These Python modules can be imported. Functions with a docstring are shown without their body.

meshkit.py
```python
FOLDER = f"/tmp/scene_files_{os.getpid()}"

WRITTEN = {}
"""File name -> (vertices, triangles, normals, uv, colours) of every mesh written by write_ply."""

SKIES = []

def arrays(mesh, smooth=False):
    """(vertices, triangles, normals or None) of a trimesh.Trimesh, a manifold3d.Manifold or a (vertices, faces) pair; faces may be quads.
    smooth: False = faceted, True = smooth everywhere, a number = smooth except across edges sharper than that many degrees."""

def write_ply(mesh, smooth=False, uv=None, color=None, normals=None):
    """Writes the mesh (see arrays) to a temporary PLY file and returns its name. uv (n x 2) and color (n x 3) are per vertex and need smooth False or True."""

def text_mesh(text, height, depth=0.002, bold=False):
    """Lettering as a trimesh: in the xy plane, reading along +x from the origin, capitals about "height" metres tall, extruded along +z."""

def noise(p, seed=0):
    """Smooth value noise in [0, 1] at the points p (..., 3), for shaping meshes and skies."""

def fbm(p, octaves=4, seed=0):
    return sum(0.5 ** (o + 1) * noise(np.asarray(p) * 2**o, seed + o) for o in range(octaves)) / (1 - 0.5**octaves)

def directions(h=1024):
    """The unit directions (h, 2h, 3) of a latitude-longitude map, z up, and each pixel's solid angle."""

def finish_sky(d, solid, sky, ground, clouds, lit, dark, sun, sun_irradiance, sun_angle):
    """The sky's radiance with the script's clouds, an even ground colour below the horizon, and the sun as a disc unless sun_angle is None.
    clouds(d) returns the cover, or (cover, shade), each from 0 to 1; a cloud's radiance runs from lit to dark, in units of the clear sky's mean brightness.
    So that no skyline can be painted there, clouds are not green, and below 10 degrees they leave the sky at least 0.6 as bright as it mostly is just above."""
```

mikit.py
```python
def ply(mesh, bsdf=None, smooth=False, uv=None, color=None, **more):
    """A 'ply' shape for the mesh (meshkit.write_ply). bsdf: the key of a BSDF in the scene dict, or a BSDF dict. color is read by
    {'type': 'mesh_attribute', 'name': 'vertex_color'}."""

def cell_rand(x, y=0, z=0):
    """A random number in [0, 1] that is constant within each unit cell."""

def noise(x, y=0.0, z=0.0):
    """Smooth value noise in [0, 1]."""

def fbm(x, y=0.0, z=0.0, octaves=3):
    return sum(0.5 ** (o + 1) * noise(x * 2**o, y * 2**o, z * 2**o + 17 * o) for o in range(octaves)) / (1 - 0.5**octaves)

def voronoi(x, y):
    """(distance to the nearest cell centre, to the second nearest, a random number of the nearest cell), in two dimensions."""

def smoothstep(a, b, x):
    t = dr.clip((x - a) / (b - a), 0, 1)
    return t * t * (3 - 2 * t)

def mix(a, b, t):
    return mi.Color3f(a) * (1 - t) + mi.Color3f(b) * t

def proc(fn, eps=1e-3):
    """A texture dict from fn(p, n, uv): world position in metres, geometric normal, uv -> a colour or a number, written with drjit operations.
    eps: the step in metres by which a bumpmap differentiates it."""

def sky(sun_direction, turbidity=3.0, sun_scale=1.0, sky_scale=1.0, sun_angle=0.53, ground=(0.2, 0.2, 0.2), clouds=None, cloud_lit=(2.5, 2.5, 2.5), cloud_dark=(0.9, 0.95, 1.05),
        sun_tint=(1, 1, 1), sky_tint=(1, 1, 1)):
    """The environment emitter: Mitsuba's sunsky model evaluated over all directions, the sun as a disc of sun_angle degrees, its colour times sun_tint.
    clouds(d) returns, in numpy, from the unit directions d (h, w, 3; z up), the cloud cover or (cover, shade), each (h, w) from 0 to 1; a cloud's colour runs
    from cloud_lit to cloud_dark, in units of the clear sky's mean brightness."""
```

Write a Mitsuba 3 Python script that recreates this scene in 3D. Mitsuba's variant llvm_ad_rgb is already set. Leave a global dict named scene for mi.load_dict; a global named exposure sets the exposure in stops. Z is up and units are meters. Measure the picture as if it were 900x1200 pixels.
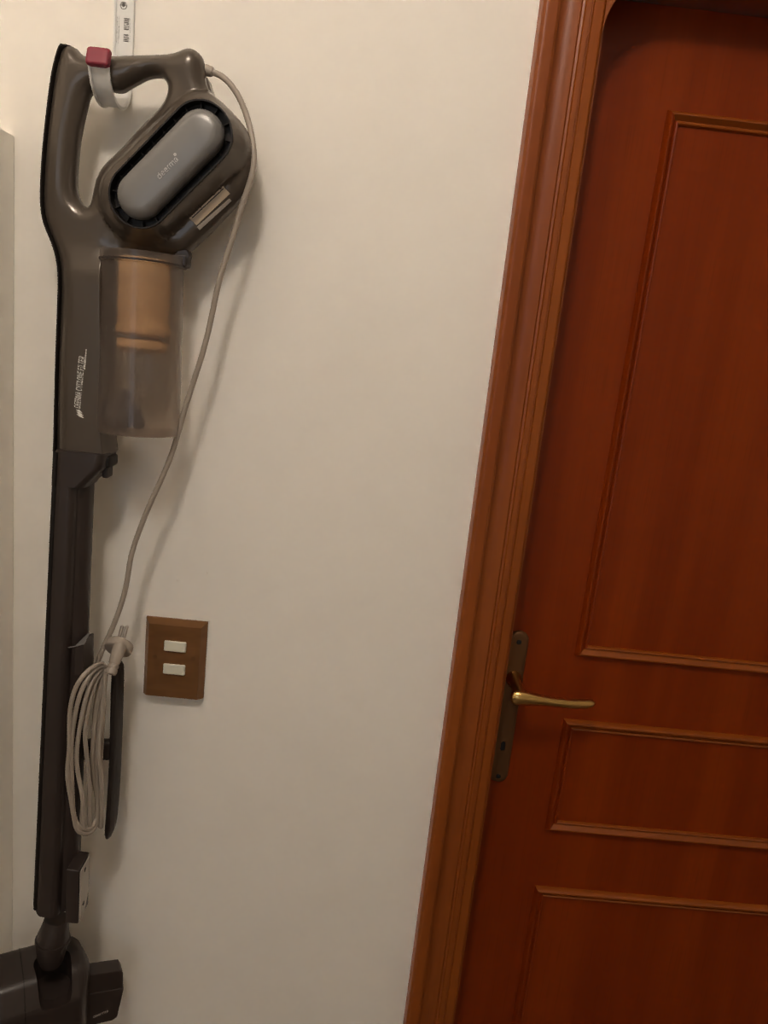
import math, random
import numpy as np, trimesh, mitsuba as mi, mikit, meshkit
import drjit as dr
import manifold3d as m3
from shapely.geometry import Polygon, LineString, Point, box as sbox
from shapely import affinity
import shapely
from scipy.spatial import Delaunay
from mikit import proc, noise, fbm, smoothstep, mix

scene, labels = {}, {}
random.seed(4); rng = np.random.default_rng(4)
A = np.array

# ------------------------------------------------------------------ camera
W, H, F = 900, 1200, 905.0
CAM = A([0.0, -0.95, 1.45])
def cam_axes(yaw, pitch, roll):
    y, p, r = np.radians([yaw, pitch, roll])
    f = A([math.sin(y)*math.cos(p), math.cos(y)*math.cos(p), -math.sin(p)])
    rt = A([math.cos(y), -math.sin(y), 0]); dn = np.cross(f, rt)
    return math.cos(r)*rt + math.sin(r)*dn, -math.sin(r)*rt + math.cos(r)*dn, f
AX, AY, AZ = cam_axes(1.86, 12.43, -6.208)
scene['camera'] = {'type': 'perspective', 'fov_axis': 'x', 'fov': 2*math.degrees(math.atan(W/2/F)), 'near_clip': .02, 'far_clip': 50.,
    'to_world': mi.ScalarTransform4f().look_at(origin=CAM.tolist(), target=(CAM+AZ).tolist(), up=(-AY).tolist())}
# ------------------------------------------------------------------ light
exposure = 2.60
scene['dusk_sky'] = {'type': 'constant', 'radiance': {'type': 'rgb', 'value': [.235, .275, .33]}}     # evening daylight outside the window behind the camera
LAMP = A([-0.21, -1.13, 2.46]); LAMP_R = 0.10; LAMP_RGB = [15.5, 13.6, 11.6]

def P3(px, py, depth=0.0):
    """the point of the plane Y = -depth (the wall is Y = 0) that the photograph shows at px, py: how the measurements were taken"""
    d = AX*(px-W/2)/F + AY*(py-H/2)/F + AZ
    return CAM + d*((-depth-CAM[1])/d[1])
def X2(px, py, depth=0.0):
    p = P3(px, py, depth); return (p[0], p[2])
def S(py): return 0.055 + max(0., (py-300.)/775.)*0.03      # the vacuum's middle plane stands a little further out towards its foot

# ------------------------------------------------------------------ helpers
def add(key, mesh, bsdf, smooth=30, label=None, cat=None, group=None, kind=None):
    if key in scene:
        n = 1
        while f'{key}_{n:03d}' in scene: n += 1
        key = f'{key}_{n:03d}'
    if len(mesh.faces) == 0: raise ValueError("empty "+key)
    scene[key] = mikit.ply(mesh, bsdf, smooth=smooth)
    tag(key, label, cat, group, kind)
    return key
def tag(key, label=None, cat=None, group=None, kind=None):
    d = {k: v for k, v in (('label', label), ('category', cat), ('group', group), ('kind', kind)) if v}
    if d: labels[key] = d
def tm(m):
    if isinstance(m, m3.Manifold):
        q = m.to_mesh(); return trimesh.Trimesh(q.vert_properties[:, :3], q.tri_verts, process=False)
    return m
def man(t):
    t = trimesh.Trimesh(t.vertices, t.faces, process=True); 
    return m3.Manifold(m3.Mesh(np.asarray(t.vertices, np.float32), np.asarray(t.faces, np.uint32)))
def bx(x0, x1, y0, y1, z0, z1):
    return trimesh.creation.box(bounds=[[min(x0,x1), min(y0,y1), min(z0,z1)], [max(x0,x1), max(y0,y1), max(z0,z1)]])
def rbox(sx, sy, sz, r, seg=16):
    s = m3.Manifold.sphere(r, seg)
    return tm(m3.Manifold.batch_hull([s.translate([a*(sx/2-r), b*(sy/2-r), c*(sz/2-r)]) for a in (-1,1) for b in (-1,1) for c in (-1,1)]))
def place(mesh, o, u, v, w):
    """local x, y, z -> directions u, v, w at o"""
    M = np.eye(4); M[:3,0], M[:3,1], M[:3,2], M[:3,3] = u, v, w, o
    m = mesh.copy(); m.apply_transform(M)
    return m
def tri_of(p):
    p = np.asarray(p, float); o = Polygon(p).exterior.is_ccw
    t = np.asarray(m3.triangulate([p if o else p[::-1]]))
    return t if o else len(p)-1-t
def cat(*ms): return trimesh.util.concatenate([tm(m) for m in ms])
def unit(v): v = np.asarray(v, float); return v/np.linalg.norm(v)
def spline(pts, n):
    from scipy.interpolate import CubicSpline
    p = np.asarray(pts, float); t = np.r_[0, np.cumsum(np.linalg.norm(np.diff(p, axis=0), axis=1)**.7)]
    return CubicSpline(t, p)(np.linspace(0, t[-1], n))
def sweep(path, prof, up=(0,-1,0), cap=True, scale=None):
    """closed profile (a, b) swept along a path; a runs sideways, b along 'up'"""
    p = np.asarray(path, float); prof = np.asarray(prof, float); n, k = len(p), len(prof)
    t = np.gradient(p, axis=0); t /= np.linalg.norm(t, axis=1, keepdims=True)
    up = np.broadcast_to(np.asarray(up, float), p.shape)
    a = np.cross(up, t); a /= np.linalg.norm(a, axis=1, keepdims=True); b = np.cross(t, a)
    sc = np.ones((n, 2)) if scale is None else np.broadcast_to(np.asarray(scale, float).reshape(n, -1), (n, 2))
    v = p[:,None] + a[:,None]*prof[None,:,:1]*sc[:,None,:1] + b[:,None]*prof[None,:,1:]*sc[:,None,1:]
    i, j = np.meshgrid(np.arange(n-1), np.arange(k), indexing='ij')
    q = np.stack([i*k+j, i*k+(j+1)%k, (i+1)*k+(j+1)%k, (i+1)*k+j], -1).reshape(-1, 4)
    f = np.vstack([q[:,[0,1,2]], q[:,[0,2,3]]]); v = v.reshape(-1, 3)
    if cap:
        v = np.vstack([v, p[:1], p[-1:]]); j = np.arange(k)
        f = np.vstack([f, np.stack([np.full(k, n*k), (j+1)%k, j], 1), np.stack([np.full(k, n*k+1), (n-1)*k+j, (n-1)*k+(j+1)%k], 1)])
    m = trimesh.Trimesh(v, f, process=False)
    if cap and m.volume < 0: m.invert()
    return m
def circ(r, n=14, ry=None):
    a = np.arange(n)*2*np.pi/n; return np.stack([r*np.cos(a), (ry or r)*np.sin(a)], 1)
def lathe(prof, n=40):
    m = trimesh.creation.revolve(np.asarray(prof, float), sections=n)
    return m
def extr(poly, y0, y1):
    """polygon in (X, Z) -> solid between Y=y0 and Y=y1"""
    m = trimesh.creation.extrude_polygon(poly, abs(y1-y0), engine='earcut')
    v = m.vertices.copy(); m.vertices = np.stack([v[:,0], max(y0,y1)-v[:,2], v[:,1]], 1)
    if m.volume < 0: m.invert()
    return m
def smooth_closed(pts, n):
    from scipy.interpolate import CubicSpline
    p = np.asarray(pts, float); p = np.vstack([p, p[:1]])
    t = np.r_[0, np.cumsum(np.linalg.norm(np.diff(p, axis=0), axis=1)**.5)]
    return CubicSpline(t, p, bc_type='periodic')(np.linspace(0, t[-1], n+1)[:-1])
def rnd(d, r, T): return T*np.sqrt(np.clip(1-(1-np.clip(d/r, 0, 1))**2, 0, 1))
def smax(a, b, k):
    h = np.clip(.5+.5*(a-b)/k, 0, 1); return b*(1-h)+a*h+k*h*(1-h)*(h>0)*(h<1)
def sd(poly, xy):
    pts = shapely.points(xy); d = shapely.distance(poly.boundary, pts)
    return np.where(shapely.contains(poly, pts), d, -d)
def inflate(poly, front, back, yc, rings=(.0006,.002,.0045,.008,.013), step=.0045, bstep=.0025):
    """a rounded solid over an outline in (X, Z): front and back are functions (distance to the edge, xy) -> half thickness"""
    def samp(g, s):
        out = []
        for ln in (g.geoms if hasattr(g, 'geoms') else [g]):
            n = max(int(ln.length/s), 6); out.append(A([ln.interpolate(i/n, normalized=True).coords[0] for i in range(n)]))
        return np.vstack(out)
    B = samp(poly.boundary, bstep); pts = [B]
    for r in rings:
        q = poly.buffer(-r)
        if not q.is_empty: pts.append(samp(q.boundary, max(bstep, min(step, r*2))))
    x0, y0, x1, y1 = poly.bounds
    g = np.stack(np.meshgrid(np.arange(x0, x1, step), np.arange(y0, y1, step)), -1).reshape(-1, 2)+rng.uniform(-.0003,.0003)
    g = g[sd(poly, g) > rings[-1]+step*.5]; pts.append(g)
    P = np.vstack(pts); tri = Delaunay(P).simplices
    c = P[tri].mean(1); ok = shapely.contains(poly, shapely.points(c)); tri = tri[ok]
    e = P[tri]; ar = (e[:,1,0]-e[:,0,0])*(e[:,2,1]-e[:,0,1])-(e[:,1,1]-e[:,0,1])*(e[:,2,0]-e[:,0,0])
    tri = np.where(ar[:,None] < 0, tri[:,[0,2,1]], tri); nb, n = len(B), len(P)
    tri = tri[(tri >= nb).any(1)]
    d = np.maximum(sd(poly, P), 0); d[:nb] = 0
    hf, hb = front(d, P), back(d, P); hf[:nb] = 0; hb[:nb] = 0
    vf = np.stack([P[:,0], yc-hf, P[:,1]], 1); vb = np.stack([P[:,0], yc+hb, P[:,1]], 1)[nb:]
    tb = tri[:,[0,2,1]].copy(); tb = np.where(tb >= nb, tb+n-nb, tb)
    m = trimesh.Trimesh(np.vstack([vf, vb]), np.vstack([tri, tb]), process=False)
    if m.volume < 0: m.invert()
    return m
def frame_on(o, angle_u):
    """axes of lettering lying on a front face (facing -Y): u reads along angle_u in (X, Z)"""
    u = A([math.cos(angle_u), 0, math.sin(angle_u)]); w = A([0,-1.,0]); return u, np.cross(w, u), w
def lettering(text, height, o, ang, sx=1., shear=0., depth=.0004, bold=False, center=True):
    t = meshkit.text_mesh(text, height, depth, bold); v = t.vertices.copy()
    v[:,0] = v[:,0]*sx+shear*v[:,1]
    if center: v[:,0] -= (v[:,0].min()+v[:,0].max())/2; v[:,1] -= height/2
    t.vertices = v; u, vv, w = frame_on(o, ang)
    return place(t, o, u, vv, w)

# ------------------------------------------------------------------ materials
def pr(c, rough, **k): return {'type': 'twosided', 'b': {'type': 'principled', 'base_color': {'type': 'rgb', 'value': list(c)} if not isinstance(c, dict) else c, 'roughness': rough, **k}}
def bump(b, fn, s, eps=1e-3): return {'type': 'twosided', 'b': {'type': 'bumpmap', 'arbitrary': proc(fn, eps), 'scale': s, 'n': b['b']}}
def wall_col(p, n, uv):
    k = fbm(p.x*3, p.y*3, p.z*3, 3); s = smoothstep(.55,.8, fbm(p.x*9+4, p.y*9, p.z*9, 3))
    return mix((.76,.725,.665), (.72,.685,.625), k*.7+s*.25)
def wall_bump(p, n, uv): return fbm(p.x*70, p.y*70, p.z*70, 3)+.5*fbm(p.x*9, p.y*9, p.z*9, 2)
scene['wall_paint'] = bump(pr(proc(wall_col), .75, specular=.3), wall_bump, .0009)
def wood(c0, c1, c2, along):
    def fn(p, n, uv):
        a, b = (p.x, p.z) if along == 'z' else (p.z, p.x)
        w = fbm(a*22+fbm(b*1.4, a*3)*1.2, p.y*8, b*1.3, 3); g = noise(a*420+3*noise(b*3, a*30), p.y*60, b*7)
        pore = smoothstep(.72,.9, noise(a*900, p.y*90, b*14))
        return mix(mix(mix(c0, c1, smoothstep(.3,.7, w)), c2, g*.16), tuple(.6*q for q in c2), pore*.12)
    return fn
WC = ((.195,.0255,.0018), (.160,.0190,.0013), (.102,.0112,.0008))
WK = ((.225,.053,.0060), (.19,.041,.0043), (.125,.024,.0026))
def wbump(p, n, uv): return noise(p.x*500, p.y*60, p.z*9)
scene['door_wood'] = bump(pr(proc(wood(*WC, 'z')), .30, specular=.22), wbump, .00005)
scene['door_wood_lit_rail'] = pr(proc(wood(*WK, 'x')), .24, specular=.5)  # lighter palette: highlight of the horizontal mouldings is partly painted into the wood
scene['casing_wood'] = bump(pr(proc(wood(*WK, 'z')), .40, specular=.35), wbump, .00005)
scene['brass'] = pr((.62,.40,.14), .27, metallic=1.)
scene['aged_brass'] = pr((.14,.066,.026), .42, metallic=.7)
scene['dark_hole'] = pr((.008,.006,.005), .8)
scene['shell_plastic'] = pr((.074,.059,.047), .23, metallic=.35, specular=.5)
scene['tube_plastic'] = pr((.026,.0185,.0162), .33, specular=.38)
scene['black_plastic'] = pr((.009,.007,.006), .42, specular=.25)
scene['cover_plastic'] = pr((.17,.165,.16), .36, metallic=.3)
scene['cup_plastic'] = {'type': 'blendbsdf', 'weight': .19, 'a': {'type': 'thindielectric', 'int_ior': 1.5, 'specular_transmittance': {'type': 'rgb', 'value': [.91,.86,.81]}}, 'b': pr((.27,.22,.19), .35)}
def filt(p, n, uv): return mix((.50,.31,.15), (.40,.235,.11), fbm(p.x*60, p.y*60, p.z*25, 3))
scene['filter_foam'] = pr(proc(filt), .9)
scene['dust'] = pr((.06,.05,.048), .95)
scene['cord_plastic'] = pr((.27,.228,.188), .42, specular=.4)
scene['matte_plastic'] = pr((.018,.013,.011), .55, specular=.25)
def bronze(p, n, uv): return mix((.185,.090,.036), (.135,.060,.022), fbm(p.x*40, p.y*40, p.z*90, 3))
scene['bronze'] = pr(proc(bronze), .30, metallic=.25, specular=.22)
scene['cream'] = pr((.58,.56,.46), .35)
scene['white_plastic'] = pr((.60,.60,.585), .38)
scene['red_rubber'] = pr((.19,.017,.034), .5)
scene['ink'] = pr((.05,.045,.04), .6)
scene['print_white'] = pr((.62,.60,.56), .5)
scene['print_grey'] = pr((.40,.385,.37), .4)
scene['sticker'] = pr((.42,.33,.235), .5)
scene['sticker_and_sheen_grey'] = pr((.30,.27,.24), .4)
scene['steel'] = pr((.55,.5,.45), .25, metallic=1.)
scene['white_lacquer'] = pr((.84,.81,.74), .45)
scene['ceiling_paint'] = pr((.78,.76,.72), .8)
def tile(p, n, uv): return mix((.10,.07,.05), (.07,.05,.035), fbm(p.x*6, p.y*6, 0, 3))
scene['floor_tile'] = pr(proc(tile), .3)
scene['window_glass'] = {'type': 'thindielectric'}
scene['opal_glass'] = pr((.8,.78,.74), .3)

# ------------------------------------------------------------------ room shell
XC = P3(16.5, 500, 0)[0]                       # the cabinet's side
DOOR_Y, CAS = 0.055, -0.020                    # front of the door leaf, front of the casing
xin = P3(690.5, 140, -CAS)[0]                  # inner edge of the casing
ztop = P3(820, 9, -DOOR_Y)[2]                  # top of the opening
xl, xr = xin, xin+0.80
CW = P3(690.5, 140, -CAS)[0]-P3(614, 140, 0.0)[0]   # casing width
X0, X1, Y0, Z1 = XC-.65, 2.6, -3.0, 2.72
ox0, ox1, oz = xl-.012, xr+.012, ztop+.012
wb = cat(bx(X0, ox0, 0, .12, 0, Z1), bx(ox1, X1, 0, .12, 0, Z1), bx(ox0, ox1, 0, .12, oz, Z1))
add('wall_back', wb, 'wall_paint', False, 'cream plastered wall behind the hanging vacuum cleaner', kind='structure')
WX0, WX1, WZ0, WZ1 = -1.02, -.22, .95, 2.15
add('wall_front', cat(bx(X0-.1, WX0, Y0-.1, Y0, 0, Z1), bx(WX1, X1+.1, Y0-.1, Y0, 0, Z1), bx(WX0, WX1, Y0-.1, Y0, 0, WZ0), bx(WX0, WX1, Y0-.1, Y0, WZ1, Z1)), 'wall_paint', False, 'cream wall on the other side of the corridor', kind='structure')
tag('window_1', 'white framed window in the corridor wall opposite the door', kind='structure')
for k_, (a_, b_, c_, d_) in enumerate(((WX0, WX0+.045, WZ0, WZ1), (WX1-.045, WX1, WZ0, WZ1), (WX0+.0455, WX1-.0455, WZ0, WZ0+.045), (WX0+.0455, WX1-.0455, WZ1-.045, WZ1), ((WX0+WX1)/2-.02, (WX0+WX1)/2+.02, WZ0+.0455, WZ1-.0455))):
    add('window_1__frame_bar', bx(a_, b_, Y0-.06, Y0-.01, c_, d_), 'white_lacquer', False)
for a_, b_ in ((WX0+.0455, (WX0+WX1)/2-.0205), ((WX0+WX1)/2+.0205, WX1-.0455)):
    add('window_1__pane', trimesh.Trimesh([(a_, Y0-.035, WZ0+.0455), (b_, Y0-.035, WZ0+.0455), (b_, Y0-.035, WZ1-.0455), (a_, Y0-.035, WZ1-.0455)], [(0,1,2),(0,2,3)], process=False), 'window_glass', False)
add('wall_left', bx(X0-.1, X0, Y0, 0.12, 0, Z1), 'wall_paint', False, 'cream end wall on the left', kind='structure')
add('wall_right', bx(X1, X1+.1, Y0, 0.12, 0, Z1), 'wall_paint', False, 'cream end wall on the right', kind='structure')
add('floor', bx(X0-.1, X1+.1, Y0-.1, .3, -.1, 0), 'floor_tile', False, 'brown tiled floor', kind='structure')
add('ceiling', bx(X0-.1, X1+.1, Y0-.1, .3, Z1, Z1+.1), 'ceiling_paint', False, 'white ceiling', kind='structure')

# ------------------------------------------------------------------ door casing and jamb
prof = [(0,.004),(.0,.0165),(.0022,.019),(.0035,.0195),(.0125,.0200),(.0135,.0175),(.0150,.0175),(.0160,.0205),(.0215,.0205),(.0225,.0172),(.0250,.0165)]
for i in range(9):
    t = i/8; prof.append((.0270+.0215*t, .0185-.0050*math.sin(math.pi*t*.75)-.0005*t))
prof += [(.0500,.0240),(.0530,.0258),(.0625,.0265),(CW-.004,.0258),(CW-.0008,.023),(CW,.019),(CW,0)]
prof = [(u*1., v) for u, v in prof]; prof.append((0,0))
def casing_run(stations):
    k = len(prof); v = []
    for f in stations: v += [f(u, w) for u, w in prof]
    n = len(stations); f = []
    for i in range(n-1):
        for j in range(k):
            a, b, c, d = i*k+j, i*k+(j+1)%k, (i+1)*k+(j+1)%k, (i+1)*k+j
            f += [(a,b,c),(a,c,d)]
    m = trimesh.Trimesh(v, f, process=False)
    caps = tri_of(prof)
    m = trimesh.Trimesh(v, np.vstack([f, caps, caps[:,::-1]+(n-1)*k]), process=False); m.fix_normals()
    return m
G = .0005
tag('door_frame', 'moulded reddish brown wooden casing around the door', kind='structure')
add('door_frame__side_casing', casing_run([lambda u, w: (xl-u, -w-G, 0), lambda u, w: (xl-u, -w-G, ztop+u)]), 'casing_wood', 25)
add('door_frame__side_casing', casing_run([lambda u, w: (xr+u, -w-G, 0), lambda u, w: (xr+u, -w-G, ztop+u)]), 'casing_wood', 25)
add('door_frame__head_casing', casing_run([lambda u, w: (xl-u, -w-G, ztop+u), lambda u, w: (xr+u, -w-G, ztop+u)]), 'casing_wood', 25)
R = .068
a = np.linspace(0, math.pi/2, 14)
def spandrel(cx, sgn, r=R, e=0.):
    arc = [(cx+sgn*(r-r*math.cos(t)), ztop-r+r*math.sin(t)) for t in a]
    return Polygon([(cx-sgn*e, ztop-r-.002)]+[(x, z) for x, z in arc]+[(cx+sgn*r, ztop+e), (cx-sgn*e, ztop+e)]).buffer(0)
add('door_frame__corner_bracket', extr(spandrel(xl, 1), -.0195, .0), 'casing_wood', 25)
add('door_frame__corner_bracket', extr(spandrel(xr, -1), -.0195, .0), 'casing_wood', 25)
jm = cat(bx(xl-.012, xl+.0035, -.010, .12, 0, ztop+.012), bx(xr-.0035, xr+.012, -.010, .12, 0, ztop+.012), bx(xl+.0035, xr-.0035, -.010, .12, ztop-.0, ztop+.012))
add('door_frame__jamb', jm, 'casing_wood', False)

# ------------------------------------------------------------------ the door leaf
DL, DR = xl+.004, xr-.004
DY = DOOR_Y
tag('door_1', 'reddish brown wooden panelled door, closed', kind='structure')
add('door_1__leaf', bx(DL, DR, DY, DY+.04, .006, ztop-.002), 'door_wood', False)
pxl = (X2(781,128,-DY)[0]+X2(672.5,767,-DY)[0]+X2(660.5,841,-DY)[0]+X2(640,971,-DY)[0])/4
pxr = xl+xr-pxl
mprof = [(0,0),(0,.0015),(.0018,.0062),(.0040,.0088),(.0056,.0088),(.0085,.0058),(.0108,.0030),(.0116,.0028),(.0122,.0044),(.0138,.0052),(.0150,.0046),(.0162,.0015),(.0165,0)]
def moulding(x0, x1, z0, z1):
    k = len(mprof); out = []
    C = [lambda u, w: (x0+u, DY-w, z0+u), lambda u, w: (x1-u, DY-w, z0+u), lambda u, w: (x1-u, DY-w, z1-u), lambda u, w: (x0+u, DY-w, z1-u)]
    for s in range(4):
        v = [C[s](u, w) for u, w in mprof]+[C[(s+1)%4](u, w) for u, w in mprof]
        f = []
        for j in range(k):
            a_, b_, c_, d_ = j, (j+1)%k, k+(j+1)%k, k+j; f += [(a_,b_,c_),(a_,c_,d_)]
        m = trimesh.Trimesh(v, f, process=False); caps = tri_of(mprof)
        m = trimesh.Trimesh(v, np.vstack([f, caps, caps[:,::-1]+k]), process=False); m.fix_normals(); out.append(m)
    return out
zu1 = X2(781,129,-DY)[1]; zu0 = X2(672.5,767.3,-DY)[1]; zm1 = X2(660.5,841.5,-DY)[1]; zm0 = X2(640,971,-DY)[1]; zl1 = X2(625,1037,-DY)[1]
for z0, z1 in ((zu0, zu1), (zm0, zm1), (.13, zl1)):
    for s, m in enumerate(moulding(pxl, pxr, z0, z1)):
        add('door_1__moulding', m, 'door_wood_lit_rail' if s in (0,2) else 'door_wood', 25)
    add('door_1__panel', bx(pxl+.0165, pxr-.0165, DY-.0006, DY, z0+.0165, z1-.0165), 'door_wood', False)

# ------------------------------------------------------------------ door handle
hc = P3(607, 751, -DY+.003); hb_ = P3(583, 909, -DY+.003)
hx = (hc[0]+hb_[0])/2+.001; zt_, zb_ = X2(607.5, 739.5, -DY+.004)[1], X2(583, 917, -DY+.004)[1]; hw = .0145
plate = LineString([(hx, zt_-hw), (hx, zb_+hw)]).buffer(hw, 16)
tag('door_handle', 'brass lever handle on a long narrow plate on the wooden door', 'door handle')
pl = inflate(plate, lambda d, p: rnd(d, .005, .005), lambda d, p: np.zeros(len(d))+1e-4*(d > 0), DY-.0002, rings=(.0006,.0015,.003,.005), step=.006)
kz = X2(588, 874, -DY+.005)[1]
slot = extr(LineString([(hx, kz+.004), (hx, kz-.005)]).buffer(.0032), DY-.02, DY-.0022)
pl = tm(man(pl)-man(slot))
add('door_handle__plate', pl, 'aged_brass', 25)
kh = extr(LineString([(hx, kz+.004), (hx, kz-.005)]).buffer(.0031), DY-.0030, DY-.0018)
add('door_handle__plate__keyhole', kh, 'dark_hole', False)
for z in (hc[2]-.001, hb_[2]+.0005):
    s = place(lathe([(0,0),(.0034,0),(.0034,.0008),(.0024,.0012),(0,.0006)], 20), A([hx, DY-.0049, z]), A([1,0,0]), A([0,0,1.]), A([0,-1.,0]))
    add('door_handle__screw', s, 'dark_hole', 30)
LY = DY-.066
l0 = P3(611, 819, -LY); 
zl = l0[2]
ax_ = hx+.0005
neck = sweep([(ax_, DY-.004, zl+.001), (ax_, DY-.010, zl+.001), (ax_, DY-.014, zl+.001), (ax_, DY-.055, zl+.0005), (ax_, DY-.064, zl)], circ(.0085, 20), up=(0,0,1), scale=A([1.35,1.3,1,1,1.15]))
add('door_handle__neck', neck, 'brass', 40)
lp = [P3(x, y, -LY+dd) for x, y, dd in ((600.5,817,-.004),(604,817.5,-.001),(612,818,0),(625,819.5,0),(640,821.5,-.001),(655,823.5,-.003),(670,824.8,-.006),(684,825,-.010),(693,824.3,-.013),(697,823.8,-.014))]
path = spline(lp, 40); tt = np.linspace(0, 1, 40)
hh = np.interp(tt, [0,.015,.05,.1,.2,.38,.55,.75,.9,.97,1], [.003,.0082,.0099,.0101,.0090,.0062,.0060,.0066,.0066,.0048,.001])
lev = sweep(path, circ(1., 18), up=(0,-1,0), scale=np.stack([hh, np.minimum(hh, .0075)*.9], 1))
add('door_handle__lever', lev, 'brass', 50)

# ------------------------------------------------------------------ light switch
def corners(px, depth): return [X2(x, y, depth) for x, y in px]
sz = [X2(172.7,721.5,0), X2(244,727.5,0), X2(239.3,816,0), X2(169,811,0)]
sx0 = (sz[0][0]+sz[3][0])/2; sx1 = (sz[1][0]+sz[2][0])/2; sz1 = (sz[0][1]+sz[1][1])/2; sz0 = (sz[2][1]+sz[3][1])/2
TH = .0135
def slab(x0, x1, z0, z1, y): return m3.Manifold.cube([x1-x0, .0005, z1-z0]).translate([x0, y, z0])
body = m3.Manifold.batch_hull([slab(sx0, sx1, sz0, sz1, -.0015), slab(sx0, sx1, sz0, sz1, -.0040), slab(sx0+.0062, sx1-.0062, sz0+.0020, sz1-.0055, -TH)])
rk = []
sw, sh = sx1-sx0, sz1-sz0
for px, py in ((205.5, 757.5), (204.3, 784.3)):
    x, z = X2(px, py, TH); rk.append((x, z))
rw, rh = .0285, .0142
for x, z in rk: body -= m3.Manifold.cube([rw+.0016, .02, rh+.0016]).translate([x-rw/2-.0008, -.025, z-rh/2-.0008]).translate([0, .0165, 0])
tag('light_switch', 'brown bronze light switch plate with two cream rocker buttons on the wall', 'light switch')
add('light_switch__plate', tm(body), 'bronze', 20)
for i, (x, z) in enumerate(rk):
    b = rbox(rw, .010, rh, .0018, 12); b.apply_transform(trimesh.transformations.rotation_matrix(-.07, [1,0,0])); b.apply_translation([x, -TH+.0022, z])
    add('light_switch__rocker', b, 'cream', 30)
for px, py in ((181.5,769.5), (226.3,772)):
    x, z = X2(px, py, TH)
    s = place(lathe([(0,0),(.0028,0),(.0028,.0005),(.0019,.0006),(0,.0002)], 18), A([x, -TH, z]), A([1.,0,0]), A([0,0,1.]), A([0,-1.,0]))
    add('light_switch__screw', s, 'aged_brass', 30)
# thin ridge of wall paint along the plate's top edge
pts = [(sx0+.003+i*(sw-.003)/13, -.0006, sz1+.0006+.0005*math.sin(i*2.3)) for i in range(14)]

for px, py, r in ((208.5,680,.0016),(243.5,672,.0014),(238,649,.0010),(246,727.5,.0010),(540,560,.0009),(213,823,.0010)):
    m = trimesh.creation.icosphere(2, r); m.apply_scale([1, .5, 1.3]); m.apply_translation(P3(px, py, 0)); add('wall_back__plaster_speck', m, 'wall_paint', True)
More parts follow.
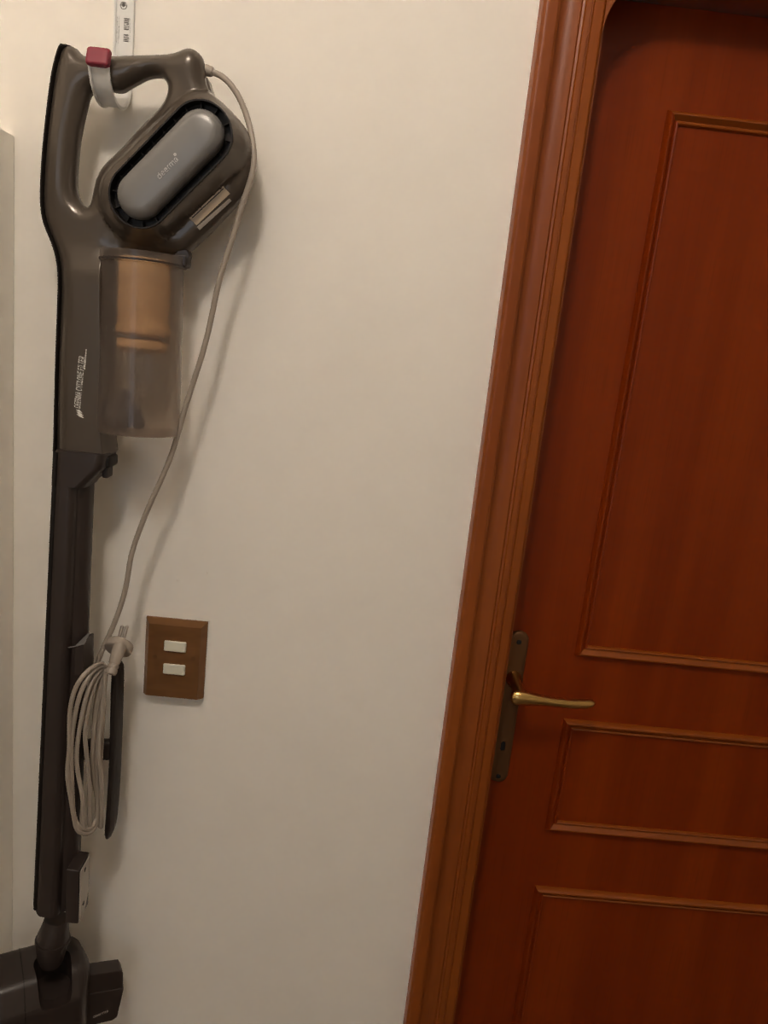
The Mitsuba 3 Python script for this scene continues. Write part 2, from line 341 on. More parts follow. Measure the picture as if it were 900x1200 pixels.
# ------------------------------------------------------------------ wall hook
hk0, hk1 = X2(134.5, 45, 0)[0], X2(157.5, 45, 0)[0]; hkx = (hk0+hk1)/2; hkw = (hk1-hk0)/2
tag('wall_hook', 'white plastic wall hook with a red rubber tip holding the vacuum cleaner handle', 'hook')
zb0 = X2(145, 128, .036)[1]+.002
r_ = .0378; zc = zb0+r_
ztip = X2(118, 74, .074)[1]
strip_top = X2(145, -70, 0)[1]
rect = A([(-hkw,-.0016),(hkw,-.0016),(hkw,.0016),(-hkw,.0016)])
jp = [(hkx, -.0022, zc+.030), (hkx, -.0022, zc+.012), (hkx, -.0022, zc)]
jp += [(hkx, -.0022-r_+r_*math.cos(t), zc-r_*math.sin(t)*1.) for t in np.linspace(.12, math.pi-.05, 22)]
jp += [(hkx, -.0022-2*r_-.0003, zc+.004), (hkx, -.0022-2*r_-.001, (zc+ztip)/2), (hkx, -.0022-2*r_-.0015, ztip)]
jp = A(jp); t = np.gradient(jp, axis=0); upv = np.cross(t, [1,0,0])
pf = LineString([(-hkw+.0035,0),(hkw-.0035,0)]).buffer(.0035).simplify(.0003)
hp = A([(-hkw+.002,-.0013),(hkw-.002,-.0013),(hkw,.0000),(hkw,.0030),(hkw-.0025,.0030),(hkw-.0025,.0013),(-hkw+.0025,.0013),(-hkw+.0025,.0030),(-hkw,.0030),(-hkw,0)])
add('wall_hook__hook', sweep(jp, hp*A([1,-1]), up=upv), 'white_plastic', 30)
add('wall_hook__strip', bx(hk0, hk1, -.0004, -.0036, zc+.004, strip_top), 'white_plastic', False)
rail = cat(bx(hk0, hk0+.0022, -.0036, -.0052, zc+.01, strip_top), bx(hk1-.0022, hk1, -.0036, -.0052, zc+.01, strip_top))
add('wall_hook__strip__edge_rib', rail, 'white_plastic', False)
zt0, zt1 = X2(118, 80, .076)[1], X2(118, 56, .076)[1]
cap_ = rbox(2*hkw+.002, .011, zt1-zt0, .0035); cap_.apply_translation([hkx, -.0022-2*r_-.0025, (zt0+zt1)/2])
v = cap_.vertices.copy(); k = np.clip((v[:,2]-zt0)/(zt1-zt0), 0, 1); v[:,1] += .006*k**2; cap_.vertices = v
add('wall_hook__tip', cap_, 'red_rubber', 40, 'red rubber tip')
# label on the strip: a round mark, bar code and small print
ls = A([hkx, -.0040, 0]); ly = -.0037
lab = bx(hk0+.0025, hk1-.0025, -.00355, ly, X2(145, 63, 0)[1], strip_top-.01)
add('wall_hook__strip__sticker', lab, 'white_plastic', False)
inks = []
zz = lambda y: X2(145, y, 0)[1]
cx_ = P3(144.8, 8, .004)[0]; rg = lathe([(.0030,0),(.0038,0),(.0038,.0003),(.0030,.0003),(.0030,0)], 24)
inks.append(place(rg, A([cx_, ly, zz(8.3)]), A([1.,0,0]), A([0,0,1.]), A([0,-1.,0])))
inks.append(extr(Polygon([(cx_-.0026, zz(8.3)+.0004), (cx_, zz(8.3)-.0016), (cx_+.0026, zz(8.3)+.0004), (cx_+.0012, zz(8.3)+.0022), (cx_, zz(8.3)+.0042), (cx_-.0014, zz(8.3)+.002)]), ly, ly-.0003))
bx0, bx1 = P3(145, 35, .004)[0], P3(151, 35, .004)[0]
z = zz(22.5)
while z > zz(49.5):
    w_ = rng.choice([.0004,.0007,.0011]); 
    if not (zz(37.0) > z > zz(40.5)): inks.append(bx(bx0, bx1, ly, ly-.0002, z-w_, z))
    z -= w_+rng.choice([.0005,.0008])
for xo, h in ((-.0045,.0009), (-.0065,.0008)):
    z = zz(22)
    while z > zz(51):                                        # print too small to read: short dashes
        w_ = rng.uniform(.0010, .0030); inks.append(bx(cx_+xo-.0002, cx_+xo+.0002, ly, ly-.0002, z-w_, z)); z -= w_+.0008
z = zz(22.5)
while z > zz(50):
    inks.append(bx(bx1+.0007, bx1+.0014, ly, ly-.0002, z-.0005, z)); z -= .0014
add('wall_hook__strip__print', cat(*inks), 'ink', False, 'small dark print and bar code')

# ------------------------------------------------------------------ cabinet at the left edge
cz = X2(17, 159.5, 0)[1]
tag('cabinet', 'white cabinet whose plain side panel stands against the wall at the left edge', 'cabinet')
add('cabinet__side_panel', tm(man(rbox(.018, .42, cz, .0012, 12)).translate([XC-.009, -.2112, cz/2])), 'white_lacquer', 30)
add('cabinet__side_panel', bx(XC-.60, XC-.582, -.4212, -.001, 0, cz), 'white_lacquer', False)
add('cabinet__top_panel', bx(XC-.581, XC-.019, -.4212, -.001, cz-.018, cz), 'white_lacquer', False)
add('cabinet__bottom_panel', bx(XC-.581, XC-.019, -.4212, -.001, .06, .078), 'white_lacquer', False)
add('cabinet__back_panel', bx(XC-.581, XC-.019, -.008, -.001, .079, cz-.019), 'white_lacquer', False)
for k in range(2):
    x0 = XC-.600+k*.3015
    d = add('cabinet__door', bx(x0, x0+.2985, -.441, -.423, .062, cz), 'white_lacquer', False)
    hx_ = x0+(.27 if k == 0 else .0285)
    add(d+'__knob', place(lathe([(0,0),(.006,0),(.005,.012),(.012,.018),(.011,.024),(0,.027)], 20), A([hx_, -.441, 1.0]), A([1.,0,0]), A([0,0,1.]), A([0,-1.,0])), 'steel', 40)

# ------------------------------------------------------------------ vacuum cleaner
V = 'vacuum_cleaner'
tag(V, 'dark grey brown stick vacuum cleaner hanging by its handle from the wall hook', 'vacuum cleaner')
YC = -.055
outer = [(71,68),(75,58.5),(83,55),(91,58),(97,64.5),(108,68),(125,67.5),(145,66.5),(170,66),(192,65),(206,63),(215,59.5),(224,58),(232,61.5),(238,69),(240.5,80),(242,95),(246,106),(254,115),(267,126.5),(281,141),(290,154),(295,168),(297,184),(297,198),(294,212),(285,232),(268,252),(249,272),(234,286),(220,297),(204,299),(180,299),(150,298),(133,297),(131,306),(131.5,350),(132,420),(132.5,480),(133,520),(133,548),(100,548),(66.5,548),(66.8,525),(67.5,500),(69,440),(71.5,370),(72.5,330),(71,308),(65,286),(56,263),(52.5,242),(52.5,216),(55.5,172),(61,122),(66,88)]
hole = [(107,112),(113,107),(122,106),(133,108),(143,109),(153,104),(163,98.5),(173,93.5),(185,91.5),(193,93.5),(197,101),(197,110),(192,122),(181,135),(165,151),(145,173),(127,190.5),(118,202),(113,214),(110,228),(107.5,239),(104,243),(98,239.5),(92.5,230),(90.5,217),(91,203),(93.5,172),(98,145),(103,124)]
om = smooth_closed(corners(outer, .055), 420); hm = smooth_closed(corners(hole, .055), 260)
OUT = Polygon(om, [hm]).buffer(0)
FD = .101                                                # depth of the motor's front face
ZB = P3(100, 526.5, .055)[2]
s0, s1 = X2(235.5, 156.5, FD), X2(164, 229.5, FD)
PXM = (X2(300, 190, FD)[0]-X2(200, 190, FD)[0])/100      # metres per pixel there
axis = LineString([s0, s1])
drum = axis.buffer(45*PXM, 32)
drum_back = LineString([X2(245,165,.06), X2(170,236,.06)]).buffer(54*PXM, 32)
col = Polygon([X2(x, y, .07) for x, y in ((44,240),(60,170),(150,170),(150,345),(150,560),(66,560),(67.5,440),(72,340),(70,305),(62,285),(50,262))])
ZF0, ZF1 = P3(100, 232, .07)[2], P3(100, 335, .07)[2]
def fade(p): t = np.clip((ZF0-p[:,1])/(ZF0-ZF1), 0, 1); return t*t*(3-2*t)
def fr(d, p):
    base = rnd(d, .017, .0160)
    h1 = rnd(np.maximum(sd(drum, p), 0), .010, FD-.055)
    h2 = rnd(np.maximum(sd(drum_back, p), 0), .014, .033)
    h3 = rnd(np.maximum(sd(col, p), 0), .016, .027)*fade(p)
    h = smax(smax(smax(base, h2, .003), h3, .008), h1, .0018)
    return np.minimum(h, rnd(d, .013, .9)*1.0+0*d) if False else np.minimum(h, 1.35*np.sqrt(np.maximum(d, 0)*.10)+.6*d)
def bk(d, p):
    base = rnd(d, .017, .0170)
    h2 = rnd(np.maximum(sd(drum_back, p), 0), .022, .042); h3 = rnd(np.maximum(sd(col, p), 0), .016, .024)*fade(p)
    return np.minimum(smax(smax(base, h2, .006), h3, .008), 1.35*np.sqrt(np.maximum(d, 0)*.10)+.6*d)
shell = inflate(OUT, fr, bk, YC, rings=(.0007,.0018,.0035,.006,.009,.0125,.0165), step=.0034, bstep=.0011)
ring_o, ring_i = axis.buffer(37*PXM, 32), axis.buffer(27*PXM, 32)
shell_m = man(shell)-man(extr(ring_o, -FD-.03, -FD+.016))-man(bx(-1, 1, -1, 1, ZB-.5, ZB))
add(V+'__housing', tm(shell_m), 'shell_plastic', 32)
lip = extr(ring_o.difference(axis.buffer(35.2*PXM, 32)), -FD-.0012, -FD+.0155)
add(V+'__vent_rim', lip, 'black_plastic', 30, 'black rim around the side vent')
add(V+'__vent_floor', extr(axis.buffer(35.1*PXM, 32), -FD+.0150, -FD+.0125), 'black_plastic', 30, 'black floor of the side vent')
cov = inflate(ring_i, lambda d, p: rnd(d, .010, .0085)+rnd(d, .028, .004), lambda d, p: rnd(d, .004, .010), -FD+.002, rings=(.0005,.0015,.003,.005,.008,.012,.018), step=.004)
add(V+'__side_cover', cov, 'cover_plastic', 60, 'light grey oval side cover with the maker name')
per = axis.buffer(31.2*PXM, 32).exterior
nr = 22
for i in range(nr):
    c0 = A(per.interpolate((i+.3)/nr, normalized=True).coords[0]); q = A(axis.interpolate(axis.project(Point(c0))).coords[0]); n_ = unit(c0-q)
    rib = trimesh.creation.box([7.2*PXM, .0009, .007]); u = A([n_[0], 0, n_[1]])
    add(V+'__vent_rib', place(rib, A([c0[0], -FD+.0078, c0[1]]), u, np.cross([0,1.,0], u), A([0,1.,0])), 'black_plastic', False)
# maker name on the cover
ang = math.atan2(s0[1]-s1[1], s0[0]-s1[0])
o1 = P3(196, 196.5, FD+.0105)
nm = lettering('deerma', .0056, A([o1[0], -FD-.0106, o1[2]]), ang, sx=1.02, shear=.0)
lf = place(lathe([(0,0),(.0012,0),(.0012,.0004),(0,.0004)], 10), A(P3(205, 181, FD+.0105))*A([1,0,1])+A([0,-FD-.0106,0]), A([.6,0,1.2]), A([1.2,0,-.6]), A([0,-1.,0]))
add(V+'__side_cover__name', cat(nm, lf), 'print_grey', False, 'pale printed maker name')
# rating label
l_c = P3(242, 238.5, .090); la = math.atan2(X2(258,218,.09)[1]-X2(222,252,.09)[1], X2(258,218,.09)[0]-X2(222,252,.09)[0])
# the label lies on the sloping lower flank of the motor
def flank(px, py, lift):
    x, z = X2(px, py, .087); p = A([[x, z]]); d = np.maximum(sd(OUT, p), 0); return A([x, YC-fr(d, p)[0]-lift, z])
qs = [(217.5,253),(258,214.5),(266,223.5),(226.5,261.5)]
def patch(px4, n, lift, th):
    c = [A(q, float) for q in px4]; g = []
    for i in range(n+1):
        for j in range(n+1):
            s, t = i/n, j/n; g.append((1-s)*((1-t)*c[0]+t*c[3])+s*((1-t)*c[1]+t*c[2]))
    top = A([flank(x, y, lift+th) for x, y in g]); bot = A([flank(x, y, lift) for x, y in g]); N = n+1; f = []
    for i in range(n):
        for j in range(n):
            a_, b_, c_, d_ = i*N+j, (i+1)*N+j, (i+1)*N+j+1, i*N+j+1
            f += [(a_,b_,c_),(a_,c_,d_),(a_+N*N,c_+N*N,b_+N*N),(a_+N*N,d_+N*N,c_+N*N)]
    ed = [i*N for i in range(N)]+[n*N+j for j in range(1,N)]+[i*N+n for i in range(n-1,-1,-1)]+[j for j in range(n-1,0,-1)]
    for a_, b_ in zip(ed, ed[1:]+ed[:1]): f += [(a_,a_+N*N,b_+N*N),(a_,b_+N*N,b_)]
    m = trimesh.Trimesh(np.vstack([top, bot]), f, process=False); m.fix_normals(); return m
add(V+'__rating_label', patch(qs, 10, .0003, .0005), 'sticker', False, 'small beige label on the motor housing')
add(V+'__rating_label__line', patch([(221,252.2),(258.2,217.2),(259,218.2),(221.8,253.2)], 8, .0009, .0002), 'ink', False, 'thin printed line')
add(V+'__badge', patch([(226.5,263.5),(265,229),(267.5,231.5),(229.5,267)], 10, .0003, .0006), 'sticker_and_sheen_grey', False, 'narrow grey badge below the label')
# black strip down the back edge
le = [(82,54.8),(75,58.5),(71,68),(66,88),(61,122),(55.5,172),(52.5,216),(52.5,242),(56,263),(65,286),(71,308),(72.5,330),(71.5,370),(69,440),(67.5,500),(66.6,527.5)]
bp = spline([(*X2(x+2.0, y, .055),) for x, y in le], 90); bp = np.stack([bp[:,0], np.full(90, YC), bp[:,1]], 1)
add(V+'__back_strip', sweep(bp, circ(.0032, 14, .0150), up=(0,-1,0), scale=np.r_[.2,.6,np.ones(88)]), 'black_plastic', 50, 'black strip along the back edge')
# printed words along the column
o2 = P3(93.0, 452, .0835)
vang = math.atan2(X2(96.5,418,.083)[1]-X2(91,488,.083)[1], X2(96.5,418,.083)[0]-X2(91,488,.083)[0])
w1 = lettering('DEERMA CYCLONE FILTER', .0068, A([P3(93.2, 448, .0826)[0], -.0823, P3(93.2, 448, .0826)[2]]), vang, sx=.60, shear=.18)
L1 = w1.extents[2]; want = X2(95,418,.0826)[1]-X2(92,479,.0826)[1]
w1.vertices = (w1.vertices-w1.centroid)*A([1,1,want/L1])+w1.centroid
w2c = A([P3(100, 421, .0826)[0], -.0823, P3(100, 421, .0826)[2]]); w2 = []; q_ = -.0110
while q_ < .0110:                                            # the second line is too small to read: short dashes
    l_ = rng.uniform(.0008, .0022); b_ = trimesh.creation.box([l_, .0012, .0004]); u, vv, w = frame_on(w2c, vang)
    w2.append(place(b_, w2c+u*(q_+l_/2), u, vv, w)); q_ += l_+.0006
w2 = cat(*w2)
wings = []
for k in range(3):
    b0 = A(X2(88.5+k*3.2, 480.5+k*2.0-1, .0826)); dr_ = unit(A(X2(90.5,489,.0826))-A(X2(94,480,.0826)))
    pts_ = [(88.2+2.3*k, 480.5+.8*k), (91.0+2.0*k, 479.0+1.6*k), (98.5-.4*(2-k)*4.0-0.0, 484.0+2.6*k), ]
    wings.append(extr(Polygon([X2(89+k*.2, 479.8+k*2.7, .0826), X2(93.2+k*.6, 480.6+k*2.7, .0826), X2(96.5+k*1.0, 484.2+k*3.0, .0826), X2(91.5+k*.6, 482.4+k*2.8, .0826)]), -.0822, -.0827))
add(V+'__printed_words', cat(w1, w2, *wings), 'print_white', False, 'white printed words with a small wing mark')

# dust cup
ca, cb = A(P3(168.5, 298, .056)), A(P3(162.5, 507, .060))
cz1, cz0 = ca[2], cb[2]; crx = .0445
cyl = lathe([(crx, 0), (crx+.0012, .010), (crx+.0012, .0105), (crx-.001, cz1-cz0-.012), (crx+.0012, cz1-cz0-.0115), (crx+.0012, cz1-cz0)], 64)
bot_ = A([cb[0], cb[1], cz0]); topp = A([ca[0], ca[1], cz1]); upc = unit(topp-bot_)
uc = unit(np.cross([0,1.,0], upc)); vc = np.cross(upc, uc)
add(V+'__dust_cup', place(cyl, bot_, uc, vc, upc), 'cup_plastic', 40, 'smoky clear plastic dust cup')
add(V+'__dust_cup__base', place(lathe([(0,0),(crx-.004,0),(crx-.001,.0015),(crx-.0008,.004),(0,.004)], 48), bot_, uc, vc, upc), 'cup_plastic', 30)
Lc = cz1-cz0
rimg = lathe([(crx+.0010,Lc-.0105),(crx+.0022,Lc-.0105),(crx+.0022,Lc-.0085),(crx+.0010,Lc-.0085),(crx+.001,Lc-.0105)], 64)
add(V+'__dust_cup__rim', place(rimg, bot_, uc, vc, upc), 'tube_plastic', 40)
def wob(m, s, amt):
    n_ = meshkit.fbm(m.vertices*s, 3)-.5; m.vertices = m.vertices+amt*n_[:,None]*m.vertex_normals; return m
fz = lambda y: (X2(165, y, .058)[1]-cz0)
fr_ = .0285
fl = lathe([(0,fz(396)),(.020,fz(394)),(fr_+.001,fz(391)),(fr_+.0015,fz(386)),(fr_-.002,fz(376)),(fr_-.0015,fz(360)),(fr_-.001,fz(345)),(fr_-.001,fz(330)),(fr_-.0015,fz(315)),(fr_,fz(303)),(0,fz(303))], 48)
fl = fl.subdivide(); fl = wob(fl, 60, .004)
add(V+'__dust_cup__filter', place(fl, bot_+A([.002,0,0]), uc, vc, upc), 'filter_foam', 40, 'beige foam filter seen through the cup')
f2 = lathe([(0,fz(414)),(.018,fz(413)),(.0265,fz(409)),(.0275,fz(404)),(.026,fz(399)),(.018,fz(397)),(0,fz(397))], 48).subdivide(); f2 = wob(f2, 90, .005)
add(V+'__dust_cup__filter_ring', place(f2, bot_+A([.001,0,0]), uc, vc, upc), 'filter_foam', 40, 'beige foam ring below the filter')
du = []
for i in range(60):
    r = rng.uniform(.003,.008); a_ = rng.uniform(0, 6.28); q = rng.uniform(0,.019)
    s = trimesh.creation.icosphere(2, r); s = wob(s, 220, .006); s.apply_translation([-.014+q*math.cos(a_)*.9, -.012+q*math.sin(a_)*.8, .0058+r*.7+rng.uniform(0, .040)*(1-q/.026)]); du.append(s)
add(V+'__dust_cup__dust', place(cat(*du), bot_, uc, vc, upc), 'dust', 40, 'grey fluff at the bottom of the cup', kind='stuff')
# cup latch
lt = P3(219, 300, .052)
lk = rbox(.016, .022, .014, .003); lk.apply_translation(P3(213.5, 306, .054))
l2 = place(lathe([(0,-.008),(.0062,-.008),(.0074,-.006),(.0074,.006),(.0062,.008),(0,.008)], 24), P3(216, 299.5, .056), A([1.,0,0]), A([0,0,1.]), A([0,-1.,0]))
add(V+'__cup_latch', cat(lk, l2), 'tube_plastic', 40)

# tube socket, tube
def ring_loft(stations):
    """stations: (closed profile n x 3); lofted with end caps"""
    k = len(stations[0]); n = len(stations); v = np.vstack(stations); f = []
    for i in range(n-1):
        for j in range(k):
            a_, b_, c_, d_ = i*k+j, i*k+(j+1)%k, (i+1)*k+(j+1)%k, (i+1)*k+j; f += [(a_,b_,c_),(a_,c_,d_)]
    v = np.vstack([v, stations[0].mean(0), stations[-1].mean(0)]); K = n*k
    for j in range(k): f += [(K, (j+1)%k, j), (K+1, K-k+j, K-k+(j+1)%k)]
    m = trimesh.Trimesh(v, f, process=False); m.fix_normals(); 
    if m.volume < 0: m.invert()
    return m
def rrect(x0, x1, h, r, n=6):
    p = sbox(x0+r, -h+r, x1-r, h-r).buffer(r, n); return A(p.exterior.coords)[:-1]
def section(py, l, r, poly_fn):
    d = S(py); x0, x1 = P3(l, py, d+DL_)[0], P3(r, py, d+DR_)[0]; z = P3((l+r)/2, py, d)[2]
    q = poly_fn(x0, x1); return np.stack([q[:,0], -d+q[:,1], np.full(len(q), z)], 1)
def lft(py): return 67+(py-525)/547*(42.0-67)
def rgt(py): return 111.5+(py-560)/440*(95.0-111.5)
DL_, DR_ = .014, -.006
sock = [section(y, lft(y)+i, r-i, lambda a_, b_: rrect(a_, b_, .026, .011)) for y, r, i in ((526.5,133,.6),(528,133,0),(535,132,0),(543,130.5,0),(553,121,0),(562,112.5,0),(566,110,.5))]
add(V+'__tube_socket', ring_loft(sock), 'tube_plastic', 35)
def tubep(a_, b_):
    w = b_-a_; s = sbox(a_+.009, -.016, a_+w*.60-.006, .016).buffer(.009, 8).union(Point(b_-.0165, .002).buffer(.0165, 24)).union(sbox(a_+w*.4, -.012, b_-.0165, .0185))
    c = shapely.segmentize(s.exterior, .003); L = c.length; return A([c.interpolate(i/96*L).coords[0] for i in range(96)])
ts = [section(y, lft(y)+i, rgt(y)-i, tubep) for y, i in ((556,0),(600,0),(700,0),(800,0),(900,0),(1000,0),(1048,0),(1054,.4),(1057.5,1.5),(1059,3.0))]
add(V+'__tube', ring_loft(ts), 'tube_plastic', 35)
ss = [section(y, lft(y)+i, rgt(y), lambda a_, b_: rrect(a_-.0007, a_+.0050, .0250, .0028)) for y, i in ((566.5,0),(600,0),(700,0),(800,0),(900,0),(1000,0),(1046,0),(1052,.6))]
add(V+'__tube__back_strip', ring_loft(ss), 'black_plastic', 40, 'black strip along the back of the tube')
ss = [section(y, lft(y)+i, rgt(y), lambda a_, b_: rrect(a_-.0006, a_+.0050, .0262, .0028)) for y, i in ((528,0),(540,0),(566,0))]
add(V+'__tube_socket__back_strip', ring_loft(ss), 'black_plastic', 40)
# latch of the socket
b1 = rbox(.0125, .030, .0135, .003); b1.apply_translation(P3(127.5, 539.5, .064))
add(V+'__tube_latch', b1, 'black_plastic', 40, 'black release button')
b2 = rbox(.007, .018, .016, .002); b2.apply_translation(P3(126, 551, .064)); add(V+'__tube_latch__tongue', b2, 'tube_plastic', 40)

# cord holder: an upper and a lower bracket and the long cleat plate
def hull(*pts, r=.0015, seg=10):
    s = m3.Manifold.sphere(r, seg); return tm(m3.Manifold.batch_hull([s.translate([float(c) for c in p]) for p in pts]))
def brk(pf, d0, d1, r=.0012):
    """a block whose front outline was measured in the photograph at depth d1, running back to depth d0"""
    f = [P3(x, y, d1) for x, y in pf]; b = [A([p[0], -d0, p[2]]) for p in f]; return hull(*f, *b, r=r)
low = brk([(79,1019),(91.3,1021),(90.5,1081),(78,1080)], .079, .113)
add(V+'__cord_hook', low, 'tube_plastic', 25)
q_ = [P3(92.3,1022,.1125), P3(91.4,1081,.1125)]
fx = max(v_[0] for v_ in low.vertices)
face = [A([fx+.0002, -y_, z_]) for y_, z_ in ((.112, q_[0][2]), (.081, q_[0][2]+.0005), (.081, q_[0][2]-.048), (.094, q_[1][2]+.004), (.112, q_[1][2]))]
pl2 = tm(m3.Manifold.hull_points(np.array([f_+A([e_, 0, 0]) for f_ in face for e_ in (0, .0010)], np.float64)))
add(V+'__cord_hook__sheen_plate', pl2, 'sticker_and_sheen_grey', False, 'added pale plate with two screw holes, painting the wall reflection on the dark bracket side')  # added sheet: grazing wall reflection on the glossy bracket, put into a pale colour
for yy, zz_ in ((.097, q_[0][2]-.008), (.100, q_[1][2]+.018)):
    s_ = place(lathe([(0,0),(.0026,0),(.0026,.0005),(0,.0004)], 14), A([fx+.0012, -yy, zz_]), A([0,1.,0]), A([0,0,1.]), A([1.,0,0]))
    add(V+'__cord_hook__screw', s_, 'black_plastic', 30)
upb = brk([(89,757),(97,755),(97,790),(89,790)], .072, .104)
add(V+'__cord_hook', upb, 'tube_plastic', 25)
lipp = cat(hull(P3(80.5,758.7,.1045), P3(90.5,757.0,.1055), r=.0007), hull(P3(90,756.5,.1055), P3(97,750.5,.090), P3(104,742.5,.074), P3(98,754.5,.1055), r=.0011))
add(V+'__cord_hook__lip', lipp, 'steel' if False else 'cover_plastic', 30, 'pale edge of the upper bracket')
clp = spline([P3(x, y, .050) for x, y in ((138.5,776),(138.2,786),(137,830),(135.5,880),(133,930),(130,965),(127,981))], 50)
hh = np.interp(np.linspace(0,1,50), [0,.02,.06,.15,.8,.93,.98,1], [.15,.6,.9,1,1,.85,.5,.1])
cl = sweep(clp, circ(.0058, 20, .0185), up=(0,-1,0), scale=np.stack([np.clip(hh*1.1,0,1), hh], 1))
add(V+'__cord_cleat', cl, 'matte_plastic', 50, 'long oval plate that the cord is wound on')
stem = hull(P3(100,872,.056), P3(133,872,.054), P3(100,884,.056), P3(133,884,.054), r=.007)
add(V+'__cord_cleat__stem', stem, 'tube_plastic', 40)

# neck and floor head
nb_ = P3(62, 1096, .088)
nk = sweep([P3(66.5,1076,.085), P3(65,1084,.086), P3(62.5,1096,.088), P3(61,1106,.090), P3(60,1118,.090), P3(60,1128,.090)], circ(1., 28), up=(0,-1,0), scale=A([.0150,.0165,.0200,.0196,.0172,.014]))
add(V+'__swivel_neck', nk, 'tube_plastic', 50)
col_ = sweep([P3(62,1099.5,.0882), P3(61.7,1102,.0884)], circ(1., 32), up=(0,-1,0), scale=A([.0216,.0216]))
add(V+'__swivel_neck__collar', col_, 'tube_plastic', 40)
hcen = P3(84, 1148, .072)
ha = math.radians(29); hu = A([-math.cos(ha), -math.sin(ha), 0]); hv = A([math.sin(ha), -math.cos(ha), 0])     # along the head, across it
def hloc(m): return place(m, hcen, hu, hv, A([0,0,1.]))
def xprism(poly, x0, x1):
    m = trimesh.creation.extrude_polygon(poly, x1-x0, engine='earcut'); v = m.vertices.copy(); m.vertices = np.stack([v[:,2]+x0, v[:,0], v[:,1]], 1)
    if m.volume < 0: m.invert()
    return m
def rounded_end(hy, zt, zb, L, r=.018):
    s = m3.Manifold.sphere(r, 28)
    P = [(-.001, 0, zt-r), (-.001, hy*.3, zt-r), (.004, hy-r, zt-r-.018), (L, 0, zt-r), (L, hy*.3, zt-r), (L, hy-r, zt-r-.018), (.004, -hy+r, zt-r), (L, -hy+r, zt-r), (.004, -hy+r, zb+r), (L, -hy+r, zb+r), (.004, hy-r, zb+r), (L, hy-r, zb+r)]
    return m3.Manifold.batch_hull([s.translate(list(p)) for p in P])
body = rounded_end(.046, .042, -.062, .085, .02)
cutter = m3.Manifold.cylinder(.05, .021, .021, 40).translate([.012, .010, .004])
nl = (nb_-hcen); nloc = A([nl@hu, nl@hv])
cutter = m3.Manifold.batch_hull([m3.Manifold.cylinder(.08, .0225, .0225, 40).translate([nloc[0], nloc[1], .003]), m3.Manifold.cylinder(.08, .020, .020, 40).translate([nloc[0], nloc[1]+.03, .010])])
add(V+'__floor_head', hloc(tm(body-cutter)), 'tube_plastic', 32, 'dark floor head')
seam = rounded_end(.0465, .0425, -.0625, .085, .02) ^ m3.Manifold.cube([.0014, .2, .2]).translate([.060, -.1, -.1])
add(V+'__floor_head__seam_band', hloc(tm(seam)), 'black_plastic', 30)
# wing towards the wall
def Lp(px, py, off):
    d = AX*(px-W/2)/F+AY*(py-H/2)/F+AZ; t_ = ((hcen+hv*off-CAM)@hv)/(d@hv); p = CAM+d*t_-hcen; return (p@hu, p[2])
WO = .018
wtop = [Lp(x, y, WO) for x, y in ((92,1144),(142,1137),(144.6,1141),(143.8,1154))]
wbot = [Lp(x, y, WO) for x, y in ((144.8,1157.5),(137,1191),(131,1195),(92,1204))]
front = Polygon(wtop+wbot)
def yprism(poly, y0, y1):
    m = trimesh.creation.extrude_polygon(poly, y1-y0, engine='earcut'); v = m.vertices.copy(); m.vertices = np.stack([v[:,0], v[:,2]+y0, v[:,1]], 1)
    if m.volume < 0: m.invert()
    return m
sp = m3.Manifold.sphere(.0022, 12)
fin = list(front.buffer(-.0022).simplify(.0002).exterior.coords)[:-1]
wing = m3.Manifold.batch_hull([sp.translate([float(x), WO-.0022, float(z)]) for x, z in fin]+[sp.translate([float(x), WO-.0200, float(z)]) for x, z in fin])
add(V+'__floor_head__wing', hloc(tm(wing)), 'tube_plastic', 30)
lo_ = Polygon([Lp(x, y, WO) for x, y in ((92,1166.5),(144.9,1157.3),(137,1191),(131,1195),(92,1204))])
fin = list(lo_.buffer(-.0010).exterior.simplify(.0002).coords)[:-1]
sp = m3.Manifold.sphere(.0012, 12)
lower = m3.Manifold.batch_hull([sp.translate([float(x), WO+.0004, float(z)]) for x, z in fin]+[sp.translate([float(x), WO-.0190, float(z)]) for x, z in fin])
add(V+'__floor_head__wing_lower', hloc(tm(lower)), 'tube_plastic', 30)
wn = meshkit.text_mesh('deerma', .0042, .0004); v = wn.vertices.copy(); v[:,0] -= v[:,0].max()/2; v[:,2] += 0; wn.vertices = v
n0 = Lp(118, 1189.5, WO+.0018); wu = A([-math.cos(.12), 0, math.sin(.12)])
add(V+'__floor_head__name', hloc(place(wn, A([n0[0], WO+.0016, n0[1]]), wu, np.cross([0,1.,0], wu), A([0,1.,0]))), 'sticker_and_sheen_grey', False, 'tiny pale printed name')

# cord: from the housing down to the winding, one long loop after another
flat = circ(.0032, 12, .0025)
run = [(243.5,83,.050),(250,85,.050),(259,89,.050),(270,99,.050),(281,116,.050),(289,136,.051),(295,160,.055),(297.5,185,.060),(295,205,.062),(284,240,.062),(272,280,.061),(258,325,.060),(246,380,.059),(234,425,.058),(217,478,.058),(208,510,.058),(197,543,.058),(177,588,.059),(164,620,.060),(153,655,.061),(149,680,.062),(142,708,.063),(132,735,.065),(122,757,.066),(116,772,.066),(112,790,.064)]
add(V+'__power_cord', sweep(spline([P3(*q) for q in run], 260), flat, up=(0,-1,0)), 'cord_plastic', 60, 'grey power cord')
rel = sweep([P3(238,82.5,.050), P3(243,82.5,.050), P3(249,84.5,.050)], circ(.0058, 16), up=(0,-1,0), scale=A([1,1,.85]))
add(V+'__power_cord__strain_relief', rel, 'cord_plastic', 30, 'pale square grommet')
wedge = brk([(240,92),(242,92),(249,116),(240,116)], .030, .050)
add(V+'__cord_outlet', wedge, 'shell_plastic', 25)
